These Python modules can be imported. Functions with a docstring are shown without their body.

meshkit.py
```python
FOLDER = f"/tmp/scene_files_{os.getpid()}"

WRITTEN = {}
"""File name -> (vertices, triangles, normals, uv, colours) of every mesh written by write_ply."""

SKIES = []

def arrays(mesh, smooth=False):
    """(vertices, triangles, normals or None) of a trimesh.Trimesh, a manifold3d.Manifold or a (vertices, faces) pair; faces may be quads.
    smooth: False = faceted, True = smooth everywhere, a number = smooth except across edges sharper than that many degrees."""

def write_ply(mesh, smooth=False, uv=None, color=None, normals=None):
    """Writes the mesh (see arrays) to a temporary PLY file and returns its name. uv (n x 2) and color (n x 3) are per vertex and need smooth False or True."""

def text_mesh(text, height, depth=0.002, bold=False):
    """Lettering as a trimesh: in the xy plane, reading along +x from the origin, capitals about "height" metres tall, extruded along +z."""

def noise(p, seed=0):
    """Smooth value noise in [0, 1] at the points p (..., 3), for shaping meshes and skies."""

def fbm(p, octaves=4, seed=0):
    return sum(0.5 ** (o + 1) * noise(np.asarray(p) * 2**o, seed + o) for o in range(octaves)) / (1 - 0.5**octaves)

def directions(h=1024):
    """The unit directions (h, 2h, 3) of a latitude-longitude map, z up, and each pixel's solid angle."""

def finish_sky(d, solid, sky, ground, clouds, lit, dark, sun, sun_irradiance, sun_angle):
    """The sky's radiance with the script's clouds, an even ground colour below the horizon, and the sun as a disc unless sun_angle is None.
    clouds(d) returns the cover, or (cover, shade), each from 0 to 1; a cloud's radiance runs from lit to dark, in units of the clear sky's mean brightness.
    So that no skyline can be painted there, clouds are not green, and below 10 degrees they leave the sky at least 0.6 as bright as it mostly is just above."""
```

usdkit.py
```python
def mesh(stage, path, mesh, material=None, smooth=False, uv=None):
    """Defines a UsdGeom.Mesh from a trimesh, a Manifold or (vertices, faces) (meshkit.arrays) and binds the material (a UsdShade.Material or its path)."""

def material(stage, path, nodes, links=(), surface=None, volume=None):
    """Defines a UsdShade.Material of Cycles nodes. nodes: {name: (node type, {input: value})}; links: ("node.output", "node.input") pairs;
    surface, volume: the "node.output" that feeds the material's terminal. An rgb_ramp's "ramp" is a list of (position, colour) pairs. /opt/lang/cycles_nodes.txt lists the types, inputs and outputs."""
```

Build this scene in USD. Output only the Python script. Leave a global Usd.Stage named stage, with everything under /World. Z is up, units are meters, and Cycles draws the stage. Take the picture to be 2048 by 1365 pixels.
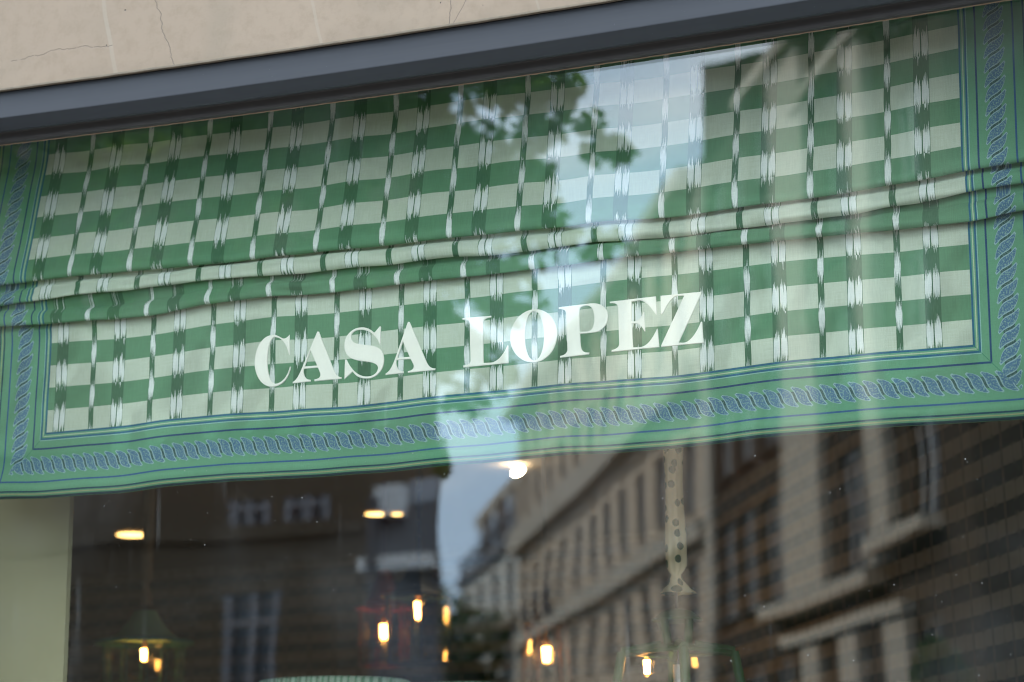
import math, random
import numpy as np, trimesh, usdkit
from pxr import Usd, UsdGeom, UsdLux, UsdShade, Gf, Sdf
from shapely.geometry import Polygon
from shapely.ops import unary_union

stage = Usd.Stage.CreateInMemory()
UsdGeom.SetStageUpAxis(stage, UsdGeom.Tokens.z); UsdGeom.SetStageMetersPerUnit(stage, 1.0)
world = UsdGeom.Xform.Define(stage, '/World'); stage.SetDefaultPrim(world.GetPrim())
UsdGeom.Scope.Define(stage, '/World/Looks')
rng = np.random.default_rng(7); random.seed(7)

# ------------------------------------------------------------------ camera, sky, sun, exposure
W, H, F = 2048., 1365., 4100.
R = np.array([[0.93528549, -0.09228695, -0.34164919], [0.35372164, 0.2136434, 0.91062478], [-0.01104768, -0.97254286, 0.23246146]])
CAM = np.array([0., -4.371, 1.6])
EXPOSURE = 1.50
cam = UsdGeom.Camera.Define(stage, '/World/camera')
cam.CreateHorizontalApertureAttr(36.0); cam.CreateVerticalApertureAttr(36.0 * 682 / 1024)
cam.CreateFocalLengthAttr(36.0 * F / W); cam.CreateClippingRangeAttr(Gf.Vec2f(0.05, 2000))
cam.CreateFStopAttr(2.7); cam.CreateFocusDistanceAttr(4.85); cam.CreateExposureAttr(EXPOSURE)
mm = np.eye(4); mm[0, :3] = R[:, 0]; mm[1, :3] = -R[:, 1]; mm[2, :3] = -R[:, 2]; mm[3, :3] = CAM
cam.AddTransformOp().Set(Gf.Matrix4d(mm.tolist()))

SUN = np.array([-0.80, 0.02, 0.80]); SUN /= np.linalg.norm(SUN)
SKY_STRENGTH, SUN_INTENSITY = 0.11, 0.55
sun = UsdLux.DistantLight.Define(stage, '/World/sun')
sun.CreateNormalizeAttr(True); sun.CreateIntensityAttr(SUN_INTENSITY); sun.CreateAngleAttr(0.53); sun.CreateColorAttr(Gf.Vec3f(1.0, 0.95, 0.86))
q = Gf.Rotation(Gf.Vec3d(0, 0, 1), Gf.Vec3d(*SUN.tolist())).GetQuat(); sun.AddOrientOp().Set(Gf.Quatf(q))
dome = UsdLux.DomeLight.Define(stage, '/World/sky')
skym = usdkit.material(stage, '/World/Looks/sky', {
    'tc': ('texture_coordinate', {}),
    'sky': ('sky_texture', {'sky_type': 'single_scattering', 'sun_disc': False, 'sun_elevation': math.asin(SUN[2]), 'sun_rotation': math.atan2(SUN[0], SUN[1])}),
    'map': ('mapping', {'scale': (1.0, 1.0, 2.6), 'location': (3.7, 1.3, 0.4)}),
    'n': ('noise_texture', {'scale': 3.4, 'detail': 7.0, 'roughness': 0.55, 'distortion': 0.25}),
    'sep': ('separate_xyz', {}),
    'clear': ('map_range', {'range_type': 'smoothstep', 'from_min': 0.10, 'from_max': 0.36, 'to_min': -0.16, 'to_max': 0.06}),
    'cov': ('math', {'math_type': 'add'}),
    'air': ('rgb_ramp', {'ramp': [(0.0, (6.2, 8.4, 11.2)), (0.47, (6.4, 8.6, 11.4)), (0.71, (13.9, 14.2, 14.5)), (1.0, (15.7, 15.8, 15.9))]}),
    'mix': ('mix', {'mix_type': 'mix', 'fac': 0.85}),
    'bg': ('background_shader', {'strength': SKY_STRENGTH})},
    [('tc.generated', 'map.vector'), ('map.vector', 'n.vector'), ('tc.generated', 'sep.vector'), ('sep.z', 'clear.value'), ('n.fac', 'cov.value1'), ('clear.result', 'cov.value2'), ('cov.value', 'air.fac'), ('air.color', 'mix.color2'), ('sky.color', 'mix.color1'), ('mix.color', 'bg.color')], surface='bg.background')
UsdShade.MaterialBindingAPI.Apply(dome.GetPrim()).Bind(skym)


def meta(o, label=None, cat=None, group=None, kind=None):
    p = o.GetPrim() if hasattr(o, 'GetPrim') else o
    for k, v in (('label', label), ('category', cat), ('group', group), ('kind', kind)):
        if v: p.SetCustomDataByKey(k, v)
    return p


meta(dome, kind='structure')


# ------------------------------------------------------------------ helpers
def ray(px, py):
    d = R @ np.array([px - W / 2, py - H / 2, F]); return d / np.linalg.norm(d)


def at(px, py, y):
    """the point of the vertical plane y = const that is seen at that point of the picture"""
    d = ray(px, py); return CAM + d * (y - CAM[1]) / d[1]


def behind(px, py, y):
    """the same for a thing seen mirrored in the glass: it stands on the street side"""
    p = at(px, py, y); return p * np.array([1, -1, 1])


used = {}


def numbered(parent, name):
    k = (parent, name); n = used.get(k, 0); used[k] = n + 1
    return name if n == 0 else f'{name}_{n:03d}'


def path_of(p):
    return '/World' if p is None else str(p.GetPath())


def thing(name, label, cat, loc=(0, 0, 0), group=None, kind=None, rotz=0):
    x = UsdGeom.Xform.Define(stage, '/World/' + numbered('/World', name))
    x.AddTranslateOp().Set(Gf.Vec3d(*map(float, loc)))
    if rotz: x.AddRotateZOp().Set(rotz)
    return meta(x, label, cat, group, kind)


def obj(name, mesh, mat, parent=None, smooth=False, uv=None, label=None, cat=None, group=None, kind=None):
    pp = path_of(parent)
    if isinstance(mesh, list): mesh = cat_m(mesh)
    m = usdkit.mesh(stage, pp + '/' + numbered(pp, name), mesh, mat, smooth=smooth, uv=uv)
    return meta(m, label, cat, group, kind)


def copy_of(src, label=None, loc=None, rotz=0, group=None):
    name = src.GetName()
    import re
    name = re.sub(r'_\d{3}$', '', name)
    x = UsdGeom.Xform.Define(stage, '/World/' + numbered('/World', name))
    x.GetPrim().GetReferences().AddInternalReference(src.GetPath()); x.GetPrim().SetInstanceable(True)
    x.ClearXformOpOrder()
    UsdGeom.XformCommonAPI(x).SetTranslate(Gf.Vec3d(*map(float, loc)))
    if rotz: UsdGeom.XformCommonAPI(x).SetRotate(Gf.Vec3f(0, 0, rotz))
    return meta(x, label, src.GetCustomDataByKey('category'), group)


def cat_m(ms):
    return trimesh.util.concatenate([m if isinstance(m, trimesh.Trimesh) else trimesh.Trimesh(*m, process=False) for m in ms])


def box(x0, x1, y0, y1, z0, z1):
    b = trimesh.creation.box((abs(x1 - x0), abs(y1 - y0), abs(z1 - z0)))
    b.apply_translation(((x0 + x1) / 2, (y0 + y1) / 2, (z0 + z1) / 2)); return b


def tube(p, q, r0, r1=None, n=10, caps=True):
    """a straight tapering rod"""
    r1 = r0 if r1 is None else r1
    p, q = np.asarray(p, float), np.asarray(q, float); d = q - p; d /= np.linalg.norm(d)
    a = np.cross(d, [0, 0, 1] if abs(d[2]) < .9 else [1, 0, 0]); a /= np.linalg.norm(a); b = np.cross(d, a)
    th = np.arange(n) * 2 * np.pi / n
    c = np.cos(th)[:, None] * a + np.sin(th)[:, None] * b
    v = np.vstack([p + c * r0, q + c * r1, [p], [q]])
    f = []
    for i in range(n):
        j = (i + 1) % n
        f += [[i, n + j, j], [i, n + i, n + j]]
        if caps: f += [[2 * n, i, j], [2 * n + 1, n + j, n + i]]
    return trimesh.Trimesh(v, f, process=False)


def lathe(profile, n=28, sx=1.0, loc=(0, 0, 0), radial=None):
    """profile: (r, z) from top to bottom, open or closed"""
    pr = np.asarray(profile, float); th = np.arange(n) * 2 * np.pi / n; k = len(pr)
    rad = np.ones(n) if radial is None else radial(th)
    v = np.stack([pr[:, 0, None] * np.cos(th) * rad * sx, pr[:, 0, None] * np.sin(th) * rad, np.repeat(pr[:, 1, None], n, 1)], -1).reshape(-1, 3) + np.asarray(loc)
    f = []
    for i in range(k - 1):
        for j in range(n):
            a, b, c, d = i * n + j, i * n + (j + 1) % n, (i + 1) * n + (j + 1) % n, (i + 1) * n + j
            f += [[a, d, c], [a, c, b]]
    return trimesh.Trimesh(v, f, process=False)


def sweep(section, xs, sag=None, closed=True):
    """a (y, z) section drawn along x, following the sag of the lintel"""
    s = np.asarray(section, float); k = len(s); v = []
    for x in xs:
        dz = 0 if sag is None else sag(x)
        v += [[x, y, z + dz] for y, z in s]
    f = []
    for i in range(len(xs) - 1):
        for j in range(k if closed else k - 1):
            a, b = i * k + j, i * k + (j + 1) % k
            f += [[a, b, b + k], [a, b + k, a + k]]
    m = trimesh.Trimesh(np.array(v), f, process=False)
    return m


def polyline_tube(pts, r, n=8):
    return cat_m([tube(pts[i], pts[i + 1], r if np.isscalar(r) else r[i], r if np.isscalar(r) else r[i + 1], n) for i in range(len(pts) - 1)])


def grid_mesh(P):
    r, c = P.shape[:2]
    i = np.arange(r * c).reshape(r, c)
    a, b, d, e = i[:-1, :-1].ravel(), i[:-1, 1:].ravel(), i[1:, 1:].ravel(), i[1:, :-1].ravel()
    return trimesh.Trimesh(P.reshape(-1, 3), np.vstack([np.stack([a, b, d], 1), np.stack([a, d, e], 1)]), process=False)


# ------------------------------------------------------------------ node graphs written as expressions
class G:
    def __init__(s): s.n, s.l, s.k = {}, [], 0

    def node(s, kind, inputs=None, links=()):
        s.k += 1; name = f'n{s.k}'; ins = {}
        s.n[name] = (kind, ins)
        for a, b in (inputs or {}).items():
            if isinstance(b, X): s.l.append((b.o, f'{name}.{a}'))
            else: ins[a] = b
        return name

    def math(s, t, *a):
        return X(s, s.node('math', {'math_type': t, **{f'value{i + 1}': v for i, v in enumerate(a)}}) + '.value')

    def mix(s, fac, a, b):
        return X(s, s.node('mix', {'mix_type': 'mix', 'fac': fac, 'color1': a, 'color2': b}) + '.color')

    def mul(s, fac, a, b):
        return X(s, s.node('mix', {'mix_type': 'multiply', 'fac': fac, 'color1': a, 'color2': b}) + '.color')

    def xyz(s, x, y, z):
        return X(s, s.node('combine_xyz', {'x': x, 'y': y, 'z': z}) + '.vector')

    def sep(s, v):
        n = s.node('separate_xyz', {'vector': v}); return X(s, n + '.x'), X(s, n + '.y'), X(s, n + '.z')

    def noise(s, v, scale=1.0, detail=2.0, rough=0.5, dist=0.0):
        return X(s, s.node('noise_texture', {'vector': v, 'scale': scale, 'detail': detail, 'roughness': rough, 'distortion': dist}) + '.fac')

    def uv(s): return s.sep(X(s, s.node('uvmap', {'attribute': 'st'}) + '.UV'))

    def pos(s): return X(s, s.node('geometry') + '.position')

    def objc(s): return X(s, s.node('texture_coordinate') + '.object')

    def step(s, x, lo, hi):
        return X(s, s.node('map_range', {'range_type': 'smoothstep', 'value': x, 'from_min': lo, 'from_max': hi, 'to_min': 0.0, 'to_max': 1.0, 'clamp': True}) + '.result')

    def bump(s, h, strength=0.5, dist=0.01):
        return X(s, s.node('bump', {'height': h, 'strength': strength, 'distance': dist}) + '.normal')

    def surface(s, path, color, rough=0.6, metal=0.0, normal=None, **kw):
        p = {'base_color': color, 'roughness': rough, 'metallic': metal, **kw}
        if normal is not None: p['normal'] = normal
        n = s.node('principled_bsdf', p)
        return usdkit.material(stage, '/World/Looks/' + path, s.n, s.l, surface=n + '.BSDF')


class X:
    def __init__(s, g, o): s.g, s.o = g, o
    def __add__(a, b): return a.g.math('add', a, b)
    __radd__ = __add__
    def __sub__(a, b): return a.g.math('subtract', a, b)
    def __rsub__(a, b): return a.g.math('subtract', b, a)
    def __mul__(a, b): return a.g.math('multiply', a, b)
    __rmul__ = __mul__
    def __truediv__(a, b): return a.g.math('divide', a, b)
    def __abs__(a): return a.g.math('absolute', a)
    def lt(a, b): return a.g.math('less_than', a, b)
    def gt(a, b): return a.g.math('greater_than', a, b)
    def frac(a): return a.g.math('fraction', a)
    def floor(a): return a.g.math('floor', a)
    def sq(a): return a.g.math('multiply', a, a)
    def sqrt(a): return a.g.math('sqrt', a)
    def sin(a): return a.g.math('sine', a)
    def min(a, b): return a.g.math('minimum', a, b)
    def max(a, b): return a.g.math('maximum', a, b)


def flat(name, color, rough=0.6, metal=0.0, vary=0.12, scale=6.0, bump=0.0, bscale=60.0, **kw):
    """a plain painted or natural surface with a little unevenness of tone, gloss and relief"""
    g = G(); p = g.pos()
    n = g.noise(p, scale, 5.0, 0.6)
    c = g.mix(n, tuple(x * (1 - vary) for x in color), tuple(min(1, x * (1 + vary)) for x in color))
    nr = None
    if bump: nr = g.bump(g.noise(p, bscale, 4.0, 0.6), bump, 0.004)
    return g.surface(name, c, rough, metal, nr, **kw)


def emit(name, color, strength):
    return usdkit.material(stage, '/World/Looks/' + name, {'e': ('emission', {'color': color, 'strength': strength})}, surface='e.emission')


WHITE, LIGHT, GREEN, DARK = (.73, .71, .64), (.54, .55, .42), (.122, .245, .132), (.040, .105, .056)


def ikat(g, u, b, soft=False):
    """woven check: pale and green bands, a double column of white spindles at whole numbers of u, a single column between"""
    fb = b.frac()
    light = fb.lt(0.495)
    # slightly wavering band edge
    col = g.mix(light, GREEN, LIGHT)
    iu = (u + 0.5).floor()
    du = abs((u + 0.5).frac() - 0.5)
    thread = g.noise(g.xyz(u * 120.0, iu * 3.7 + b.floor() * 1.9, 0.3), 1.0, 1.0, 0.4) - 0.5
    drift = (g.noise(g.xyz(iu * 5.31, b * 0.37, 4.2), 1.0, 0.0) - 0.5) * 0.26 - 0.04
    ends = g.noise(g.xyz(u * 150.0, iu * 9.1 + b * 1.3, 7.7), 1.0, 1.0, 0.4) - 0.5
    bb = (b + drift + thread * 0.75 + 0.03).frac()
    # two white spindles
    v = abs(bb - 0.25) / 0.235
    h = abs(du - 0.052 - ends * 0.010) / 0.043
    spind = (v.sq() * v + h.sq() * h * 0.9).lt(1.0)
    pair = du.lt(0.102)
    edge = g.noise(g.xyz(u * 90.0, b * 7.0, 2.0), 1.0, 2.0)
    darkcol = g.mix(edge, DARK, (GREEN[0] * .75, GREEN[1] * .75, GREEN[2] * .75))
    dz_ = (b + drift + thread * 0.55 + 0.03).frac().gt(0.49)          # the dark blocks with their ragged ends
    hair = ((du - 0.0).lt(0.008) + abs(du - 0.097).lt(0.006)).min(1.0)
    base_in = g.mix(dz_.max(hair), g.mix(light, (GREEN[0] * .8, GREEN[1] * .8, GREEN[2] * .8), LIGHT), darkcol)
    col = g.mix(pair, col, g.mix(spind * du.gt(0.006), base_in, WHITE))
    dt = abs(u.frac() - 0.56 + (g.noise(g.xyz(u.floor() * 3.0, b * 1.6, 9.0), 1.0, 1.0) - 0.5) * 0.03)
    t2 = g.noise(g.xyz(u * 190.0, b.floor() * 2.3, 1.1), 1.0, 1.0, 0.4) - 0.5
    d2 = (g.noise(g.xyz(u.floor() * 4.77, b * 0.31, 6.2), 1.0, 0.0) - 0.5) * 0.34
    b2 = (b + d2 + t2 * 0.9).frac()
    v2 = abs(b2 - 0.74) / 0.245; h2 = dt / 0.043
    s2 = (v2.sq() + h2.sq() * h2).lt(1.0)
    col = g.mix(dt.lt(0.043), col, g.mix(s2, darkcol, WHITE))
    # threads of the weave
    w1 = g.noise(g.xyz(u * 85.0, b * 3.0, 0.0), 1.0, 3.0)
    w2 = g.noise(g.xyz(u * 3.0, b * 60.0, 3.0), 1.0, 3.0)
    tone = (w1 * 0.34 + w2 * 0.26 + 0.70)
    return g.mul(1.0, col, g.xyz(tone, tone, tone))


PER, BAND, BW, NPER, U0 = 0.178, 0.115, 0.17, 13.69, 0.21
WD = 2 * BW + NPER * PER


def blind_material():
    g = G(); s, t, _ = g.uv()
    field = ikat(g, (s - BW) / PER - U0, (t - BW) / BAND)
    es = s.min(WD - s)
    e = es.min(t) / BW
    bottom = t.lt(es)
    along = g.mix(bottom, t, s)            # grey colour carries the value
    along = X(g, g.node('rgb_to_bw', {'color': along}) + '.val')
    flip = s.gt(WD / 2) * (1.0 - bottom)
    qv = (e - 0.509) / 0.141               # across the chain, -1 .. 1
    qd = qv
    p = along / 0.0333
    q1 = qd.min(1.0).max(-1.0); q2 = q1.sq()
    dirn = (1.0 - bottom * 2.0) * (1.0 - flip * 2.0)      # bottom links lean one way, the side links the other
    lean = (q1 * 0.27 + q2 * q1 * 0.42) * dirn
    wid = (1.0 - q2 * q2).max(0.0).sqrt() * 0.355
    pf = p.frac()
    gap = abs(qd).lt(0.55)
    fleck = g.noise(g.xyz(p * 9.0, q1 * 7.0, 0.0), 1.0, 1.0).gt(0.55)
    BG = (.128, .29, .160)
    col = g.mix(g.noise(g.xyz(s * 9.0, t * 9.0, 0.0), 1.0, 3.0), BG, (BG[0] * 1.15, BG[1] * 1.1, BG[2] * 1.15))
    col = g.mix(gap, col, g.mix(fleck, (.04, .09, .08), (.11, .19, .15)))
    inner = g.mix(fleck, (.085, .165, .25), (.22, .34, .30))
    for k in (2.5, 1.5, 0.5, -0.5, -1.5):
        d = abs(pf - k - lean) - wid
        col = g.mix(d.lt(0.05) * abs(qd).lt(1.06), col, (.31, .42, .42))
        col = g.mix(d.lt(-0.03) * abs(qd).lt(0.95), col, inner)
    for pos, hw, c in ((.763, .013, (.022, .06, .14)), (.2456, .013, (.035, .10, .22)),
                       (.984, .013, (.03, .12, .20)), (.943, .007, (.46, .52, .34)), (.962, .005, (.14, .33, .22)), (.905, .013, (.03, .12, .20)), (.884, .005, (.30, .46, .40)),
                       (.098, .012, (.02, .07, .10)), (.061, .008, (.36, .38, .18)), (.02, .012, (.02, .08, .10))):
        col = g.mix(abs(e - pos).lt(hw), col, c)
    # mitred seam at the corners
    seam = abs(es - t).lt(0.0009) * e.gt(0.62)
    col = g.mix(seam, col, (.05, .2, .11))
    w = g.noise(g.xyz(s * 900.0, t * 60.0, 0.0), 1.0, 2.0) * 0.3 + g.noise(g.xyz(s * 60.0, t * 900.0, 5.0), 1.0, 2.0) * 0.3 + 0.7
    col = g.mul(1.0, col, g.xyz(w, w, w))
    col = g.mix(e.gt(1.0), col, field)
    nrm = g.bump(g.noise(g.xyz(s * 700.0, t * 700.0, 0.0), 1.0, 2.0), 0.25, 0.0006)
    return g.surface('blind_cloth', col, 0.85, 0.0, nrm, specular_ior_level=0.2)


M = {}
M['blind'] = blind_material()


def wall_fabric():
    """the same check in brown and bottle green, its columns only thin lines with ragged ends"""
    g = G(); s_, t_, _ = g.uv(); u, b = s_ / PER, t_ / BAND
    wav = (g.noise(g.xyz(u * 2.0, b * .5, 0.0), 1.0, 2.0) - 0.5) * .10
    light = (b + wav).frac().lt(0.5)
    lc, dc = (.42, .375, .27), (.018, .044, .020)
    col = g.mix(light, dc, lc)
    du = abs((u + .5).frac() - .5); dt = abs(u.frac() - .55)
    jag = (g.noise(g.xyz(u * 110.0, b.floor() * 1.7, 3.0), 1.0, 1.0, .4) - .5)
    inv = (b + wav + jag * .55).frac().lt(.5)
    col = g.mix(du.lt(.10), col, g.mix(inv, (.016, .036, .018), (.45, .40, .29)))
    col = g.mix(du.lt(.009), col, g.mix(light, dc, (.10, .09, .06)))
    col = g.mix(dt.lt(.030), col, g.mix(light, (.30, .22, .14), (.05, .07, .04)))
    w = g.noise(g.xyz(u * 120.0, b * 1.5, 1.0), 1.0, 2.0) * .5 + .75
    col = g.mul(1.0, col, g.xyz(w, w, w))
    return g.surface('wall_fabric', col, 0.9, specular_ior_level=0.15)


M['wall_fabric'] = wall_fabric()


def plaster():
    g = G(); p = g.pos(); x, y, z = g.sep(p)
    big = g.noise(p, 1.7, 5.0, 0.6); fine = g.noise(p, 26.0, 6.0, 0.65)
    col = g.mix(big, (.275, .205, .142), (.335, .252, .178))
    col = g.mix(g.step(fine, .42, .72) * 0.5, col, (.235, .176, .118))
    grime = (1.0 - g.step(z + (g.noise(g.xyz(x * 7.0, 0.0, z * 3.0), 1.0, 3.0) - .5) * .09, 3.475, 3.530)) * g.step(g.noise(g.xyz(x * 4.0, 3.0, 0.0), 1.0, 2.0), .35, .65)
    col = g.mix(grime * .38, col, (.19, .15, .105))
    # soft grey dirt patch and greenish tinge near the left end
    col = g.mix(g.step(g.noise(p, 3.1, 3.0), 0.50, 0.72) * 0.35, col, (.175, .155, .11))
    # pale vertical runs
    for x0, w in ((-2.672, .008), (-2.094, .0055), (-1.526, .004)):
        run = 1.0 - g.step(abs(x - x0 + (z - 3.5) * 0.20 + (g.noise(g.xyz(0.0, 0.0, z * 5.0), 1.0, 1.0) - 0.5) * 0.03), w * 0.4, w)
        col = g.mix(run * (0.28 * g.noise(g.xyz(x0, 1.0, z * 9.0), 1.0, 2.0) + 0.12), col, (.37, .325, .25))
    # pits
    vor = X(g, g.node('voronoi_texture', {'vector': g.xyz(x, 0.0, z), 'scale': 21.0, 'randomness': 1.0}) + '.distance')
    gate = g.noise(g.xyz(x * 3.0, 2.0, z * 3.0), 1.0, 2.0).gt(0.47)
    pit = (1.0 - g.step(vor, 0.03, 0.065)) * gate
    col = g.mix(pit, col, (.10, .085, .07))
    # hairline cracks: two upright ones, a crazed level one, each wandering with noise
    hgt = fine * 0.25 + g.noise(p, 130.0, 4.0, 0.7) * 0.22
    cr = None
    wob = lambda v, sc, sd: (g.noise(g.xyz(sd, v * sc, 0.0), 1.0, 4.0, 0.65) - 0.5)
    for x0, k, amp, w, sd, top in ((-2.503, -0.32, 0.055, .0013, 3.0, 9.0), (-1.747, 0.08, 0.035, .0012, 8.0, 9.0), (-1.726, 0.66, 0.02, .0009, 5.0, 9.0)):
        d = abs(x - x0 + (z - 3.5) * k * -1.0 - wob(z, 9.0, sd) * amp)
        c1 = 1.0 - g.step(d, w * 0.5, w * 1.3)
        cr = c1 if cr is None else cr.max(c1)
    d = abs(z - 3.578 + (x + 2.83).sq() * 0.55 - wob(x, 16.0, 2.0) * 0.035)
    c2 = (1.0 - g.step(d, .0006, .0015)) * x.lt(-2.68) * x.gt(-2.985) * g.noise(g.xyz(x * 40.0, 1.0, 0.0), 1.0, 1.0).gt(0.42)
    cr = cr.max(c2 * 0.8)
    col = g.mix(cr * 0.5, col, (.12, .10, .085))
    # rubbed, darker arris along the bottom edge
    nrm = g.bump(hgt - pit * 1.5 - cr * 2.0, 0.5, 0.003)
    return g.surface('plaster', col, 0.9, 0.0, nrm, specular_ior_level=0.2)


M['plaster'] = plaster()
M['plaster_edge'] = flat('plaster_edge', (.20, .155, .105), 0.9, vary=.3, scale=30, bump=.6)


def metal_paint():
    g = G(); p = g.pos(); x, y, z = g.sep(p)
    n = g.noise(g.xyz(x * 3.0, y * 60.0, z * 160.0), 1.0, 4.0, 0.6)
    c = g.mix(n, (.026, .027, .030), (.036, .037, .041))
    sc = g.noise(p, 240.0, 2.0).gt(0.77)
    c = g.mix(sc * 0.35, c, (.2, .2, .2))
    r = g.noise(p, 8.0, 4.0) * 0.16 + 0.46
    return g.surface('frame_metal', c, r, 0.0, g.bump(n, 0.10, 0.001))


M['frame'] = metal_paint()
M['frame_dark'] = flat('frame_dark', (.046, .040, .036), 0.5, vary=.2, scale=20)
M['gasket'] = flat('gasket', (.012, .011, .010), 0.6)
M['bead'] = flat('sealant', (.30, .20, .12), 0.6, vary=.45, scale=60)


def glass(name, r0, tint=(1, 1, 1), bump=0.0, film=False):
    g = G()
    lw = g.node('layer_weight', {'blend': 0.5})
    f = X(g, lw + '.facing'); f2 = f.sq(); f5 = f2.sq() * f
    fac = f5 * (1 - r0) + r0
    gl = {'roughness': 0.0, 'color': (1, 1, 1)}
    if bump:
        gl['normal'] = g.bump(g.noise(g.pos(), 2.6, 1.0), 1.0, bump)
    a = g.node('transparent_bsdf', {'color': tint}); b = g.node('glossy_bsdf', gl)
    m = g.node('mix_closure', {'fac': fac})
    g.l += [(a + '.BSDF', m + '.closure1'), (b + '.BSDF', m + '.closure2')]
    if film:                                             # dried runs and a faint dusty film
        p = g.pos(); x, y, z = g.sep(p)
        runs = g.step(g.noise(g.xyz(x * 55.0, 0.0, z * 2.2), 1.0, 3.0), .60, .82) * g.step(g.noise(g.xyz(x * 2.3, 4.0, z * 1.6), 1.0, 1.0), .42, .68)
        spots = g.step(g.noise(p, 210.0, 2.0), .70, .80)
        cloud = g.step(g.noise(p, 2.2, 4.0), .45, .85)
        d = g.node('diffuse_bsdf', {'color': (.62, .61, .58)})
        m2 = g.node('mix_closure', {'fac': runs * .035 + spots * .05 + cloud * .012})
        g.l += [(m + '.closure', m2 + '.closure1'), (d + '.BSDF', m2 + '.closure2')]; m = m2
    return usdkit.material(stage, '/World/Looks/' + name, g.n, g.l, surface=m + '.closure')


M['pane'] = glass('shop_glass', 0.082, (.96, .985, .965), 0.0007, film=True)
M['thin_glass'] = glass('lantern_glass', 0.05, (.97, .97, .95))
M['house_glass'] = flat('house_glass', (.012, .014, .017), 0.06, vary=.3, scale=.5)


def letters():
    g = G(); p = g.pos()
    c = g.mix(g.noise(p, 14.0, 3.0), (.74, .665, .555), (.80, .73, .63))
    return g.surface('letter_vinyl', c, 0.35)


M['letter'] = letters()
M['letter_edge'] = flat('letter_edge', (.45, .33, .23), .6)

# ------------------------------------------------------------------ ground
asphalt = flat('asphalt', (.055, .055, .056), .9, vary=.3, scale=3, bump=.6, bscale=40)
paving = flat('paving', (.10, .095, .088), .85, vary=.2, scale=2, bump=.4)
g_ = box(-400, 400, -400, 400, -0.4, -0.12); obj('ground', g_, flat('soil', (.10, .10, .09), .95, vary=.3, scale=.2), kind='structure')
obj('road', box(-120, 120, -20.5, -6.4, -0.118, -0.005 - 0.11), asphalt, kind='structure')
obj('pavement', box(-60, 60, -6.4, -0.46, -0.118, 0.0), paving, kind='structure')
obj('kerb', box(-60, 60, -6.62, -6.4, -0.11, -0.004), flat('kerb_stone', (.33, .32, .30), .85), kind='structure')
obj('pavement', box(-60, 60, -25.8, -20.5, -0.118, 0.0), paving, kind='structure')

# ------------------------------------------------------------------ the shop building
SAG = lambda x: 0.0085 * (x + 1.62) ** 2 - 0.001 if -3.6 < x < 0.4 else 0.0085 * 1.98 ** 2 - 0.001
XS = np.linspace(-3.42, -0.22, 60)
XL, XR = -3.42, -0.22
shop = thing('shop_building', 'beige plastered building front with hairline cracks above the shop window', 'building')
PY = -0.115
sec = [(PY, 3.4778), (PY, 4.3), (0.15, 4.3), (0.15, 3.4798), (PY + .016, 3.4798)]
front = sweep(sec, XS, SAG); fv = front.vertices.copy(); fv[fv[:, 2] > 4, 2] = 4.3306; front.vertices = fv
obj('plaster_wall', [front, box(XL, XR, PY, .15, 4.331, 8.0), box(-9, XL - .0004, PY, .15, 0, 8.0), box(XR + .0004, 5, PY, .15, 0, 8.0), box(XL, XR, PY, .15, 0, .45)], M['plaster'], shop)
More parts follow.
